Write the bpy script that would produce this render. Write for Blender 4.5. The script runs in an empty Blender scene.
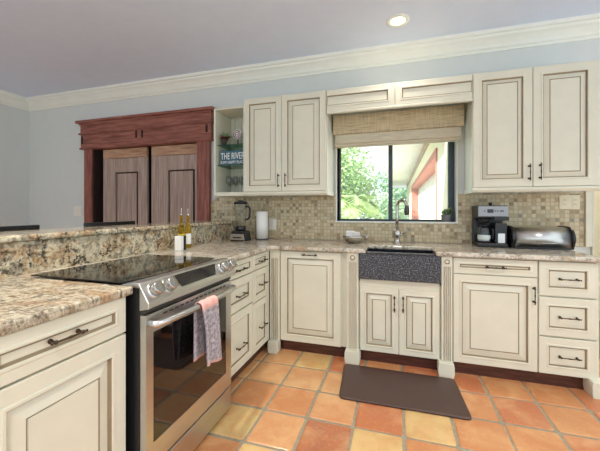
import bpy, bmesh, math, random
from mathutils import Vector, Matrix
random.seed(7)
scene = bpy.context.scene
COL = scene.collection
PI = math.pi

# ------------------------------------------------------------------ materials
def lin(r, g, b):
    f = lambda c: (c / 255 / 12.92) if c / 255 <= 0.04045 else ((c / 255 + 0.055) / 1.055) ** 2.4
    return (f(r), f(g), f(b), 1.0)

class N:
    """tiny node helper"""
    def __init__(s, name):
        s.m = bpy.data.materials.new(name); s.m.use_nodes = True
        s.t = s.m.node_tree; s.t.nodes.clear()
        s.out = s.t.nodes.new('ShaderNodeOutputMaterial')
        s.b = s.t.nodes.new('ShaderNodeBsdfPrincipled')
        s.t.links.new(s.b.outputs[0], s.out.inputs[0])
    def n(s, typ, **kw):
        x = s.t.nodes.new(typ)
        for k, v in kw.items(): setattr(x, k, v)
        return x
    def l(s, a, b): s.t.links.new(a, b)
    def inp(s, node, name, v):
        i = node.inputs[name] if isinstance(name, str) else node.inputs[name]
        if hasattr(v, 'is_linked') or isinstance(v, bpy.types.NodeSocket): s.l(v, i)
        else: i.default_value = v
    def math(s, op, a, b=0.0, c=None):
        x = s.n('ShaderNodeMath', operation=op)
        s.inp(x, 0, a); s.inp(x, 1, b)
        if c is not None: s.inp(x, 2, c)
        return x.outputs[0]
    def obj(s, scale=(1, 1, 1), rot=(0, 0, 0), loc=(0, 0, 0)):
        c = s.n('ShaderNodeTexCoord'); m = s.n('ShaderNodeMapping')
        m.inputs['Scale'].default_value = scale; m.inputs['Rotation'].default_value = rot
        m.inputs['Location'].default_value = loc
        s.l(c.outputs['Object'], m.inputs['Vector']); return m.outputs[0]
    def noise(s, vec, scale=5, detail=4, rough=.55, dist=0):
        x = s.n('ShaderNodeTexNoise'); s.l(vec, x.inputs['Vector'])
        x.inputs['Scale'].default_value = scale; x.inputs['Detail'].default_value = detail
        x.inputs['Roughness'].default_value = rough; x.inputs['Distortion'].default_value = dist
        return x.outputs[0]
    def ramp(s, fac, stops, const=False):
        x = s.n('ShaderNodeValToRGB'); cr = x.color_ramp
        if const: cr.interpolation = 'CONSTANT'
        while len(cr.elements) < len(stops): cr.elements.new(.5)
        for e, (p, c) in zip(cr.elements, stops): e.position = p; e.color = c
        s.l(fac, x.inputs[0]); return x.outputs[0]
    def mix(s, fac, a, b, mode='MIX'):
        x = s.n('ShaderNodeMix', data_type='RGBA', blend_type=mode)
        s.inp(x, 0, fac); s.inp(x, 6, a); s.inp(x, 7, b); return x.outputs[2]
    def bump(s, h, strength=.3, dist=.01):
        x = s.n('ShaderNodeBump'); x.inputs['Strength'].default_value = strength
        x.inputs['Distance'].default_value = dist
        s.l(h, x.inputs['Height']); s.l(x.outputs[0], s.b.inputs['Normal'])
    def set(s, color=None, rough=None, metal=None, **kw):
        if color is not None: s.inp(s.b, 'Base Color', color)
        if rough is not None: s.inp(s.b, 'Roughness', rough)
        if metal is not None: s.inp(s.b, 'Metallic', metal)
        for k, v in kw.items(): s.inp(s.b, k.replace('_', ' '), v)
        return s

def plain(name, rgb, rough=.5, metal=0, var=0.06, scale=8, **kw):
    k = N(name); c = lin(*rgb)
    if var:
        f = k.noise(k.obj(), scale, 3)
        d = tuple(x * (1 - var) for x in c[:3]) + (1,); u = tuple(min(1, x * (1 + var)) for x in c[:3]) + (1,)
        k.set(k.ramp(f, [(.3, d), (.7, u)]), rough, metal, **kw)
    else: k.set(c, rough, metal, **kw)
    return k.m

M = {}
M['cream'] = plain('cream_paint', (219, 216, 197), .42, var=.03)
M['glaze'] = plain('brown_glaze', (150, 134, 108), .5)
M['wall'] = plain('pale_wall_paint', (213, 217, 214), .7, var=.015)
M['ceilp'] = plain('ceiling_paint', (222, 233, 252), .8, var=.015)
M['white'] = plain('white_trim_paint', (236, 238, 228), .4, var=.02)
M['hallp'] = plain('cream_wall_paint', (238, 232, 208), .7, var=.02)
M['bronze'] = plain('dark_bronze', (74, 62, 50), .4, .7)
M['black'] = plain('black_plastic', (22, 23, 26), .35)
M['frame'] = plain('dark_bronze_frame', (62, 72, 78), .4, .3)
M['blackglass'] = plain('black_ceramic_glass', (10, 11, 12), .06, var=0, IOR=1.6)
M['ovenglass'] = plain('oven_glass', (14, 12, 12), .05, var=0, IOR=1.75)
M['chrome'] = plain('brushed_nickel', (190, 186, 178), .22, 1, var=.03)
M['paper'] = plain('white_paper', (240, 240, 236), .8, var=.02)
M['outlet'] = plain('white_plate', (232, 230, 220), .4, var=0)
M['beigeplate'] = plain('beige_plate', (226, 218, 190), .4, var=.03)
M['slot'] = plain('dark_slot', (60, 55, 48), .6, var=0)
M['rubber'] = plain('grey_rubber', (70, 70, 72), .6)

def steel(name, rgb, rough, along):
    k = N(name); v = k.obj(along)
    f = k.noise(v, 1, 4, .6)
    c = lin(*rgb); d = tuple(x * .88 for x in c[:3]) + (1,)
    k.set(k.ramp(f, [(.3, d), (.7, c)]), k.math('MULTIPLY_ADD', f, .12, rough - .06), 1.0)
    return k.m
M['steel'] = steel('brushed_stainless', (210, 210, 209), .3, (60, 3, 260))
M['steelgrey'] = steel('silver_grey', (150, 150, 152), .4, (4, 200, 200))
M['steelbin'] = steel('brushed_bin_steel', (205, 203, 200), .3, (4, 200, 200))

# granite: cream, grey, rust and charcoal mineral patches
def granite(name, stretch, scale, stops, flecks, rot=0, dist=1.4, spmix=.4):
    k = N(name); v = k.obj(stretch, (0, 0, rot)); v0 = k.obj()
    c = k.ramp(k.noise(v, scale, 8, .64, dist), stops)
    fine = k.noise(v0, 50, 6, .7, .4)
    sp = k.ramp(fine, [(.36, lin(48, 44, 40)), (.44, lin(140, 128, 108)), (.55, lin(226, 218, 198)), (.68, lin(176, 142, 98))])
    c = k.mix(spmix, c, sp)
    rust = k.ramp(k.noise(v, scale * .6, 5, .6, .8), [(.52, (0, 0, 0, 1)), (.64, (1, 1, 1, 1))])
    c = k.mix(k.math('MULTIPLY', rust, .5), c, lin(158, 112, 60))
    fl = k.ramp(k.noise(v0, 38, 5, .75, .2), [(.5 - .01, (0, 0, 0, 1)), (.58, (1, 1, 1, 1))])
    gate = k.ramp(k.noise(v0, 9, 3, .6), [(.42, (0, 0, 0, 1)), (.58, (1, 1, 1, 1))])
    c = k.mix(k.math('MULTIPLY', k.math('MULTIPLY', fl, gate), flecks), c, lin(46, 42, 38))
    k.set(c, .13, 0); return k.m
M['granite'] = granite('granite_veined', (1.0, 3.0, 1.0), 4.2, [(.30, lin(52, 46, 40)), (.40, lin(104, 92, 76)), (.47, lin(158, 146, 124)), (.53, lin(198, 192, 170)),
                       (.58, lin(146, 124, 92)), (.64, lin(112, 76, 44)), (.71, lin(62, 50, 40))], .75, .5)
M['graniteback'] = granite('granite_pale', (1.0, 2.0, 1.0), 6.0, [(.27, lin(104, 92, 80)), (.37, lin(160, 148, 130)), (.46, lin(204, 196, 180)), (.54, lin(224, 218, 204)),
                       (.61, lin(188, 174, 150)), (.67, lin(152, 122, 88)), (.76, lin(98, 82, 66))], .6, .3, 1.2, .35)
M['granitewall'] = granite('granite_splash', (1, 1, 1), 13.0, [(.32, lin(48, 46, 42)), (.42, lin(112, 106, 90)), (.49, lin(186, 176, 146)), (.55, lin(214, 204, 176)),
                       (.63, lin(160, 124, 76)), (.74, lin(76, 62, 48))], .95, 0, .9, .35)

# mosaic of small stone tiles
def mosaic():
    k = N('stone_mosaic'); P = .034
    c = k.n('ShaderNodeTexCoord'); s = k.n('ShaderNodeSeparateXYZ'); k.l(c.outputs['Object'], s.inputs[0])
    u = k.math('DIVIDE', s.outputs[0], P); w = k.math('DIVIDE', s.outputs[2], P)
    cb = k.n('ShaderNodeCombineXYZ'); k.l(k.math('FLOOR', u), cb.inputs[0]); k.l(k.math('FLOOR', w), cb.inputs[1])
    wn = k.n('ShaderNodeTexWhiteNoise'); wn.noise_dimensions = '2D'; k.l(cb.outputs[0], wn.inputs[0])
    col = k.ramp(wn.outputs[0], [(0, lin(200, 184, 148)), (.25, lin(214, 200, 166)), (.42, lin(184, 164, 126)), (.58, lin(206, 194, 162)),
                                 (.74, lin(174, 154, 116)), (.86, lin(150, 124, 86)), (.92, lin(120, 96, 68)), (.965, lin(128, 122, 104))], True)
    mott = k.noise(k.obj(), 90, 4)
    col = k.mix(.25, col, k.ramp(mott, [(.3, lin(140, 120, 92)), (.7, lin(236, 226, 204))]))
    def edge(t):
        f = k.math('FRACT', t); return k.math('MINIMUM', f, k.math('SUBTRACT', 1, f))
    e = k.math('MINIMUM', edge(u), edge(w))
    g = k.ramp(e, [(.05, (0, 0, 0, 1)), (.11, (1, 1, 1, 1))])
    col = k.mix(g, lin(178, 164, 130), col)
    k.set(col, .45); k.bump(g, .35, .002); return k.m
M['mosaic'] = mosaic()

# old stained wood
def wood(name, a, b, c, scale=(9, 9, .8), rough=.5, nscale=4):
    k = N(name); v = k.obj(scale)
    f = k.noise(v, nscale, 7, .65, .15)
    col = k.ramp(f, [(.28, lin(*a)), (.5, lin(*b)), (.72, lin(*c))])
    k.set(col, rough); k.bump(f, .25, .004); return k.m
M['redwood'] = wood('red_stained_wood', (92, 46, 38), (140, 82, 68), (174, 114, 96), (.8, 9, 9))
M['redwoodv'] = wood('red_stained_wood_upright', (92, 46, 38), (140, 80, 68), (170, 110, 94))
M['oldwood'] = wood('weathered_door_wood', (126, 100, 90), (166, 144, 132), (196, 180, 168), (14, 14, .5), .65)
M['palewood'] = wood('worn_pale_wood', (140, 98, 72), (182, 142, 112), (206, 172, 142), (1, 9, 9))
M['darkwood'] = wood('dark_closet_wood', (26, 16, 14), (40, 24, 20), (54, 32, 28), rough=.9)
M['toewood'] = wood('toe_kick_wood', (46, 26, 20), (80, 44, 34), (112, 66, 50), (1.2, 6, 16), .35)

# dark flecked sink composite
def sinkmat():
    k = N('charcoal_flecked_stone'); v = k.obj()
    f = k.noise(v, 105, 3, .6, .3)
    k.set(k.ramp(f, [(.45, lin(36, 38, 44)), (.54, lin(62, 64, 71)), (.62, lin(124, 126, 132))]), .3); return k.m
M['sink'] = sinkmat()
M['sinkin'] = plain('black_composite', (30, 34, 42), .22, var=.1)

# terracotta: each tile's own fired colour, mottled
def terra():
    k = N('terracotta_tile')
    a = k.n('ShaderNodeVertexColor', layer_name='tile_tint')
    f = k.noise(k.obj(), 9, 5, .6, .5)
    f2 = k.noise(k.obj(), 60, 3)
    c = k.mix(k.ramp(f, [(.38, (0, 0, 0, 1)), (.7, (.6, .6, .6, 1))]), a.outputs[0], lin(190, 116, 70))
    c = k.mix(k.ramp(f2, [(.55, (0, 0, 0, 1)), (.75, (.25, .25, .25, 1))]), c, lin(226, 190, 150))
    c = k.mix(k.ramp(k.noise(k.obj((1, 1, 1), (0, 0, 0), (7, 3, 0)), 4.5, 4, .6, .4), [(.48, (0, 0, 0, 1)), (.7, (.45, .45, .45, 1))]), c, lin(226, 186, 134))
    k.set(c, k.math('MULTIPLY_ADD', f, .2, .22)); k.bump(f, .15, .004); return k.m
M['terra'] = terra()
M['grout'] = plain('grey_grout', (150, 140, 118), .85, var=.15, scale=40)

# woven reed shade
def reed():
    k = N('woven_reed')
    f = k.noise(k.obj((6, 6, 230)), 1, 5, .6)
    g = k.noise(k.obj((160, 1, 5)), 1, 3)
    c = k.ramp(f, [(.3, lin(190, 170, 128)), (.5, lin(232, 216, 178)), (.7, lin(246, 238, 214))])
    c = k.mix(k.math('MULTIPLY', k.ramp(g, [(.45, (0, 0, 0, 1)), (.6, (1, 1, 1, 1))]), .28), c, lin(150, 122, 84))
    k.set(c, .8); k.bump(f, .5, .003)
    tr = k.n('ShaderNodeBsdfTranslucent'); k.l(c, tr.inputs[0]); mx = k.n('ShaderNodeMixShader'); mx.inputs[0].default_value = .3
    k.l(k.b.outputs[0], mx.inputs[1]); k.l(tr.outputs[0], mx.inputs[2]); k.l(mx.outputs[0], k.out.inputs[0]); return k.m
M['reed'] = reed()
M['reedgrey'] = wood('reed_weathered', (158, 148, 122), (208, 198, 172), (234, 226, 204), (2, 2, 150), .8)

def glassmat(name, rgb=(255, 255, 255), rough=0.0, ior=1.45):
    k = N(name); k.set(lin(*rgb), rough, 0, Transmission_Weight=1.0, IOR=ior); return k.m

M['oil'] = glassmat('golden_oil', (244, 212, 70), 0, 1.3)
M['yellow'] = plain('yellow_label', (226, 204, 30), .5, var=0)
def pane(name='window_pane', tint=(255, 255, 255)):
    k = N(name); t = k.n('ShaderNodeBsdfTransparent'); g = k.n('ShaderNodeBsdfGlossy'); g.inputs['Roughness'].default_value = .02
    mx = k.n('ShaderNodeMixShader'); fr = k.n('ShaderNodeLayerWeight'); fr.inputs[0].default_value = .5
    t.inputs[0].default_value = lin(*tint)
    k.l(k.math('MULTIPLY_ADD', k.math('POWER', fr.outputs[1], 3.0), .55, .04), mx.inputs[0]); k.l(t.outputs[0], mx.inputs[1]); k.l(g.outputs[0], mx.inputs[2])
    k.l(mx.outputs[0], k.out.inputs[0]); return k.m
M['pane'] = pane()
M['glass'] = pane('thin_clear_glass', (250, 252, 252)); M['greenglass'] = pane('green_shelf_glass', (190, 224, 214))
def leather():
    k = N('brown_vinyl'); v = k.n('ShaderNodeTexVoronoi'); k.l(k.obj(), v.inputs['Vector']); v.inputs['Scale'].default_value = 120
    k.set(lin(72, 52, 46), .38); k.bump(v.outputs[0], .25, .002); return k.m
M['mat'] = leather()
def towelmat():
    k = N('striped_towel'); c = k.n('ShaderNodeTexCoord'); s = k.n('ShaderNodeSeparateXYZ'); k.l(c.outputs['UV'], s.inputs[0])
    f = k.noise(k.obj(), 70, 4)
    base = k.ramp(f, [(.35, lin(128, 122, 128)), (.65, lin(192, 184, 188))])
    st = k.math('FRACT', k.math('MULTIPLY', s.outputs[0], 7))
    base = k.mix(k.ramp(st, [(.12, (.7, .7, .7, 1)), (.2, (0, 0, 0, 1))]), base, lin(132, 126, 144))
    pk = k.ramp(s.outputs[1], [(.012, (.8, .8, .8, 1)), (.028, (0, 0, 0, 1)), (.425, (0, 0, 0, 1)), (.455, (1, 1, 1, 1))])
    base = k.mix(pk, base, lin(222, 172, 162))
    k.set(base, .95); k.bump(f, .6, .004); return k.m
M['towel'] = towelmat()
def emit(name, rgb, s):
    k = N(name); k.set(lin(*rgb), .5, 0, Emission_Color=lin(*rgb), Emission_Strength=s); return k.m
M['lamp'] = emit('lamp_glow', (255, 236, 205), 6)
M['display'] = plain('dark_display_glass', (38, 36, 36), .08, var=0)
M['leaf'] = plain('green_leaf', (156, 188, 128), .5, var=.25)
M['leafred'] = plain('dark_red_leaf', (128, 62, 62), .5, var=.3)
M['greypot'] = plain('grey_pot', (130, 130, 128), .7)

# ------------------------------------------------------------------ mesh builder
class B:
    def __init__(s): s.v = []; s.f = []; s.mi = []; s.sm = []; s.mats = []
    def m(s, mat):
        mat = M[mat] if isinstance(mat, str) else mat
        if mat not in s.mats: s.mats.append(mat)
        return s.mats.index(mat)
    def add(s, vs, fs, mat, smooth=False):
        o = len(s.v); s.v += [Vector(p) for p in vs]; i = s.m(mat)
        for f in fs: s.f.append([o + a for a in f]); s.mi.append(i); s.sm.append(smooth)
        return s
    def box(s, x0, x1, y0, y1, z0, z1, mat):
        v = [(x, y, z) for z in (z0, z1) for y in (y0, y1) for x in (x0, x1)]
        return s.add(v, [(0, 2, 3, 1), (4, 5, 7, 6), (0, 1, 5, 4), (2, 6, 7, 3), (0, 4, 6, 2), (1, 3, 7, 5)], mat)
    def obox(s, c, hx, hy, hz, ax, ay, az, mat):
        c = Vector(c); ax, ay, az = Vector(ax), Vector(ay), Vector(az)
        v = [c + ax * (hx * i) + ay * (hy * j) + az * (hz * k) for k in (-1, 1) for j in (-1, 1) for i in (-1, 1)]
        return s.add(v, [(0, 2, 3, 1), (4, 5, 7, 6), (0, 1, 5, 4), (2, 6, 7, 3), (0, 4, 6, 2), (1, 3, 7, 5)], mat)
    def lathe(s, c, prof, mat, n=24, axis=(0, 0, 1), smooth=True, cap=True):
        c = Vector(c); az = Vector(axis).normalized()
        ax = az.orthogonal().normalized(); ay = az.cross(ax)
        vs, fs = [], []
        for r, h in prof:
            for i in range(n):
                a = 2 * PI * i / n; vs.append(c + az * h + (ax * math.cos(a) + ay * math.sin(a)) * r)
        for j in range(len(prof) - 1):
            for i in range(n):
                k = (i + 1) % n; fs.append((j * n + i, j * n + k, (j + 1) * n + k, (j + 1) * n + i))
        s.add(vs, fs, mat, smooth)
        if cap:
            o = len(s.v) - len(vs)
            i = s.m(mat)
            if prof[0][0] > 1e-6: s.f.append([o + q for q in reversed(range(n))]); s.mi.append(i); s.sm.append(False)
            if prof[-1][0] > 1e-6: s.f.append([o + (len(prof) - 1) * n + q for q in range(n)]); s.mi.append(i); s.sm.append(False)
        return s
    def tube(s, pts, r, mat, n=10, closed=False):
        pts = [Vector(p) for p in pts]; rs = r if isinstance(r, (list, tuple)) else [r] * len(pts)
        vs, fs = [], []; up = None
        for i, p in enumerate(pts):
            a = pts[max(i - 1, 0)]; b = pts[min(i + 1, len(pts) - 1)]
            t = (b - a).normalized()
            if up is None: up = t.orthogonal().normalized()
            up = (up - t * up.dot(t)).normalized(); w = t.cross(up)
            for k in range(n):
                q = 2 * PI * k / n; vs.append(p + (up * math.cos(q) + w * math.sin(q)) * rs[i])
        for j in range(len(pts) - 1):
            for k in range(n):
                l = (k + 1) % n; fs.append((j * n + k, j * n + l, (j + 1) * n + l, (j + 1) * n + k))
        fs.append(tuple(reversed(range(n)))); fs.append(tuple((len(pts) - 1) * n + k for k in range(n)))
        return s.add(vs, fs, mat, True)
    def prism(s, poly, d0, d1, mat, fn, smooth=False):
        """extrude 2-D poly between d0 and d1; fn(a,b,d)->point"""
        n = len(poly)
        v = [fn(a, b, d0) for a, b in poly] + [fn(a, b, d1) for a, b in poly]
        f = [tuple(range(n)), tuple(reversed(range(n, 2 * n)))] + [(i, i + n, (i + 1) % n + n, (i + 1) % n) for i in range(n)]
        return s.add(v, f, mat, smooth)
    def sphere(s, c, r, mat, n=14, sc=(1, 1, 1)):
        c = Vector(c); vs, fs = [], []; m_ = n // 2
        for j in range(m_ + 1):
            t = PI * j / m_
            for i in range(n):
                a = 2 * PI * i / n
                vs.append(c + Vector((r * sc[0] * math.sin(t) * math.cos(a), r * sc[1] * math.sin(t) * math.sin(a), r * sc[2] * math.cos(t))))
        for j in range(m_):
            for i in range(n):
                k = (i + 1) % n; fs.append((j * n + i, (j + 1) * n + i, (j + 1) * n + k, j * n + k))
        return s.add(vs, fs, mat, True)
    def build(s, name, parent=None, base=None, bevel=0, seg=2, kind=None):
        off = Vector(parent['_b']) if parent is not None else Vector(base or (0, 0, 0))
        me = bpy.data.meshes.new(name)
        me.from_pydata([tuple(p - off) for p in s.v], [], s.f)
        for m_ in s.mats: me.materials.append(m_)
        for p, i, q in zip(me.polygons, s.mi, s.sm): p.material_index = i; p.use_smooth = q
        bm = bmesh.new(); bm.from_mesh(me); bmesh.ops.remove_doubles(bm, verts=bm.verts, dist=1e-5)
        bmesh.ops.recalc_face_normals(bm, faces=bm.faces); bm.to_mesh(me); bm.free(); me.update()
        o = bpy.data.objects.new(name, me); COL.objects.link(o)
        o['_b'] = tuple(off)
        if parent is not None: o.parent = parent
        else: o.location = off
        if bevel:
            b = o.modifiers.new('bevel', 'BEVEL'); b.width = bevel; b.segments = seg; b.limit_method = 'ANGLE'; b.angle_limit = .6
            b.harden_normals = False
        if kind: o['kind'] = kind
        return o

def tag(o, label, cat, group=None, kind=None):
    o['label'] = label; o['category'] = cat
    if group: o['group'] = group
    if kind: o['kind'] = kind
    return o
def thing(name, base, label, cat, group=None, kind=None):
    o = bpy.data.objects.new(name, None); COL.objects.link(o)
    o.location = base; o['_b'] = tuple(base); o.empty_display_size = .1
    return tag(o, label, cat, group, kind)

X, Y, Z = Vector((1, 0, 0)), Vector((0, 1, 0)), Vector((0, 0, 1))
BACK = (X, -Y)      # fronts that face the room from the window wall
LEFT = (Y, X)       # fronts that face right from the bar wall

def panel(b, O, fr, w, h, rings, th=.02, sd=(1, 1)):
    U, Nn = fr; O = Vector(O)
    rr = [(0, -th, 'cream')] + rings
    vs = []; 
    for ins, d, _ in rr:
        for (a, c) in ((ins * sd[0], ins), (w - ins * sd[1], ins), (w - ins * sd[1], h - ins), (ins * sd[0], h - ins)):
            vs.append(O + U * a + Z * c + Nn * d)
    for j in range(len(rr) - 1):
        fs = [(j * 4 + i, j * 4 + (i + 1) % 4, j * 4 + 4 + (i + 1) % 4, j * 4 + 4 + i) for i in range(4)]
        b.add([vs[q] for q in range(j * 4, j * 4 + 8)], [tuple(q - j * 4 for q in f) for f in fs], rr[j + 1][2])
    k = len(rr) - 1
    b.add(vs[k * 4:k * 4 + 4], [(0, 1, 2, 3)], 'cream'); b.add(vs[0:4], [(3, 2, 1, 0)], 'cream')
def door_rings(f=.058, p=.113):
    c, g = 'cream', 'glaze'
    return [(0, -.003, c), (.003, 0, c), (f - .016, 0, c), (f - .012, .0035, c), (f - .004, .0035, c), (f - .001, -.001, c),
            (f + .002, -.013, g), (f + .007, -.014, g), (p - .004, -.002, c), (p - .001, -.005, g), (p + .002, -.005, g), (p + .004, -.001, c)]
def flat_rings(f=.05):
    c, g = 'cream', 'glaze'
    return [(0, -.003, c), (.003, 0, c), (f - .014, 0, c), (f - .010, .003, c), (f - .003, .003, c), (f, -.0015, c),
            (f + .003, -.010, g), (f + .008, -.010, g), (f + .010, -.009, c)]
def front(name, parent, O, fr, w, h, rings, label=None, sd=(1, 1)):
    b = B(); panel(b, O, fr, w, h, rings, sd=sd)
    o = b.build(name, parent)
    if label: o['label'] = label
    return o
def pull(parent, c, fr, L=.11, vert=False, name='handle', mat='bronze'):
    """bar pull with two turned posts and a swelling in the middle"""
    U, Nn = fr; c = Vector(c); A = Z if vert else U
    b = B(); h = L / 2
    for s_ in (-1, 1):
        b.lathe(c + A * (s_ * h * .8), [(.008, 0), (.008, .003), (.0042, .006), (.0042, .022), (.006, .026)], mat, 10, Nn)
        b.sphere(c + A * (s_ * h * .8) + Nn * .026, .0072, mat, 10)
        b.sphere(c + A * (s_ * h * 1.02) + Nn * .026, .005, mat, 10)
    pts, rs = [], []
    for i in range(13):
        t = -1 + 2 * i / 12
        pts.append(c + A * (t * h) + Nn * (.026 + .002 * (1 - t * t))); rs.append(.0034 + .0018 * math.exp(-(t / .12) ** 2))
    b.tube(pts, rs, mat, 8)
    return b.build(name, parent)
def fluted(parent, x0, x1, z0, z1, y, rosette=True, name='pilaster'):
    b = B(); w = x1 - x0; n = 4; poly = [(x0, y + .05), (x0, y)]
    m_ = w * .14; fw = (w - 2 * m_) / n
    bot = z0; top = z1 - .075
    prof = [(x0, y)]
    for i in range(n):
        a = x0 + m_ + i * fw
        prof += [(a + fw * .12, y), (a + fw * .3, y + .006), (a + fw * .7, y + .006), (a + fw * .88, y)]
    prof += [(x1, y)]
    for (xa, ya), (xb, yb) in zip(prof[:-1], prof[1:]):
        b.add([(xa, ya, bot), (xb, yb, bot), (xb, yb, top), (xa, ya, top)], [(0, 1, 2, 3)], 'glaze' if abs(ya - yb) > .001 else 'cream')
    b.box(x0, x1, y + .007, y + .05, bot, top, 'cream')
    b.box(x0, x1, y - .002, y + .05, top, z1, 'cream')
    if rosette:
        c = ((x0 + x1) / 2, y - .002, (top + z1) / 2); r = min(w * .36, .03)
        b.lathe(c, [(r, 0), (r, .004), (r * .8, .007), (r * .7, .002), (r * .45, .002), (r * .35, .007), (0.0001, .008)], 'cream', 18, -Y)
        b.lathe((c[0], y - .0025, c[2]), [(r * .72, .0), (r * .72, .0029), (r * .42, .0029)], 'glaze', 18, -Y)
    return b.build(name, parent)
def foot(parent, x0, x1, y0, y1, h=.105):
    b = B(); e = .005
    b.prism([(x0 + e, 0), (x1 - e, 0), (x1, h * .3), (x1, h * .75), (x1 - e, h), (x0 + e, h), (x0, h * .75), (x0, h * .3)], y0, y1, 'cream', lambda a, c, d: (a, d, c))
    return b.build('foot_block', parent, bevel=.004)

# ------------------------------------------------------------------ camera
cam = bpy.data.cameras.new('camera'); co = bpy.data.objects.new('camera', cam); COL.objects.link(co)
cam.sensor_width = 36; cam.lens = 315.948 / 600 * 36; cam.shift_y = -(225.5 - 209.98) / 600; cam.clip_start = .05; cam.clip_end = 200
co.location = (1.056, -3.208, 1.223); co.rotation_euler = (PI / 2, 0, math.radians(16.924))
scene.camera = co

# ------------------------------------------------------------------ the room
WX = -3.977; CZ = 2.789; YF = -.645; ZT = .878
def struct(b, name, label, **kw):
    o = b.build(name, kind='structure', **kw); o['label'] = label; return o
# floor with real pillowed saltillo tiles
b = B(); b.box(-4.1, 4.2, -5.4, .15, -.06, -.005, 'grout')
PX, PY, XO, YO = .272, .2835, .281, -.845
tile_cols = []
pal = [(204, 152, 102), (196, 138, 90), (190, 126, 82), (208, 164, 112), (196, 142, 96), (184, 118, 80)]
tl, rd, yl, og, lt, br = (204, 158, 108), (184, 112, 74), (208, 178, 118), (196, 136, 88), (208, 156, 108), (166, 104, 74)
fixed = {(-1, 0): tl, (0, 0): yl, (1, 0): rd, (-1, -1): tl, (0, -1): tl, (1, -1): tl, (-1, -2): og, (0, -2): og, (1, -2): lt, (2, -2): rd, (3, -2): yl,
         (4, -2): og, (4, -1): og, (5, -1): rd, (5, -2): og, (6, -1): og, (6, -2): rd, (7, -1): rd, (-1, -3): yl, (0, -3): lt, (1, -3): br, (2, -3): yl, (3, -3): og,
         (4, 0): rd, (5, 0): og, (6, 0): og, (7, 0): rd, (7, -2): yl, (2, -1): og, (3, -1): og, (2, 0): og, (3, 0): rd, (-1, -4): og, (0, -4): yl}
for i in range(-16, 15):
    for j in range(-16, 4):
        x0 = XO + i * PX; y1 = YO + (j + 1) * PY
        if x0 < -3.95 or x0 > 4 or y1 > .0 + PY * .1 + .1: continue
        y0 = y1 - PY; g = .0085
        jx = lambda: random.uniform(-.003, .003)
        xa, xb, ya, yb = x0 + g + jx(), x0 + PX - g + jx(), y0 + g + jx(), y1 - g + jx()
        rr = .014; ring = []
        for cx_, cy_, a0 in ((xb - rr, yb - rr, 0), (xa + rr, yb - rr, 90), (xa + rr, ya + rr, 180), (xb - rr, ya + rr, 270)):
            for q in range(3):
                a = math.radians(a0 + q * 45); ring.append((cx_ + rr * math.cos(a), cy_ + rr * math.sin(a)))
        n = len(ring); mx, my = (xa + xb) / 2, (ya + yb) / 2
        vs = []
        for sc_, z in ((1, -.006), (1, -.0035), (.965, -.0008), (.9, 0)):
            vs += [(mx + (px - mx) * sc_, my + (py - my) * sc_, z) for px, py in ring]
        fs = [(r * n + q, r * n + (q + 1) % n, (r + 1) * n + (q + 1) % n, (r + 1) * n + q) for r in range(3) for q in range(n)] + [tuple(3 * n + q for q in range(n))]
        c0 = len(b.f); b.add(vs, fs, 'terra')
        tile_cols += [(c0, len(b.f), fixed.get((i, j), random.choice(pal)))]
fl = struct(b, 'floor', 'terracotta saltillo tile floor with grey grout')
at = fl.data.color_attributes.new('tile_tint', 'FLOAT_COLOR', 'CORNER')
look = {}
for a, c, col in tile_cols:
    for q in range(a, c): look[q] = lin(*col)
for p in fl.data.polygons:
    c = look.get(p.index, (1, 1, 1, 1))
    for li in p.loop_indices: at.data[li].color = c
b = B(); b.box(-4.1, 4.2, -8, .15, CZ, CZ + .1, 'ceilp'); struct(b, 'ceiling', 'smooth pale blue grey ceiling')  # unseen rear overhang added to keep sun off the floor
# window wall: openings for the sliding doors, the window and a doorway at its right end
DX0, DX1, DZ = -2.80, -1.02, 2.06
WX0, WX1, WZ0, WZ1 = .478, 1.585, 1.112, 2.12
HX0, HX1, HZ = 2.60, 3.55, 2.1
T = .15
b = B()
for x0, x1, z0, z1 in ((-4.1, DX0, 0, CZ), (DX0, DX1, DZ, CZ), (DX1, WX0, 0, CZ), (WX0, WX1, 0, WZ0), (WX0, WX1, WZ1, CZ), (WX1, HX0, 0, CZ), (HX0, HX1, HZ, CZ), (HX1, 4.2, 0, CZ)):
    b.box(x0, x1, 0, T, z0, z1, 'wall')
struct(b, 'wall_back', 'pale blue grey wall behind the cabinets')
b = B(); b.box(WX - .12, WX, -5.4, 0, 0, CZ, 'wall'); struct(b, 'wall_left', 'pale grey wall at the far left')
b = B(); b.box(2.45, 4.2, 1.1, 1.2, 0, 2.6, 'hallp'); b.box(2.45, 2.55, T, 1.1, 0, 2.6, 'hallp'); b.box(4.1, 4.2, T, 1.1, 0, 2.6, 'hallp')
b.box(2.45, 4.2, T, 1.2, 2.6, 2.7, 'hallp'); b.box(2.45, 4.2, T, 1.2, -.06, -.001, 'grout')
struct(b, 'wall_right', 'cream wall of the hall seen past the counter end')
b = B(); b.box(2.553, 2.598, -.03, -.0005, .92, 2.15, 'cream'); b.box(2.598, 2.61, -.03, T, 0, 2.1, 'cream')
struct(b, 'trim_3', 'pale casing strip beside the hall opening', bevel=.003)
# crown mouldings
crown = [(0, 0), (.012, 0), (.016, .018), (.03, .028), (.038, .05), (.062, .083), (.085, .1), (.09, .118), (.108, .124), (.112, .152), (0, .152)]
b = B(); b.prism(crown, WX, 4.2, 'white', lambda a, c, d: (d, -a, CZ - .152 + c)); struct(b, 'trim_1', 'white crown moulding along the window wall')
b = B(); b.prism(crown, -5.4, 0, 'white', lambda a, c, d: (WX + a, d, CZ - .152 + c)); struct(b, 'trim_2', 'white crown moulding on the far left wall')
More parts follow.
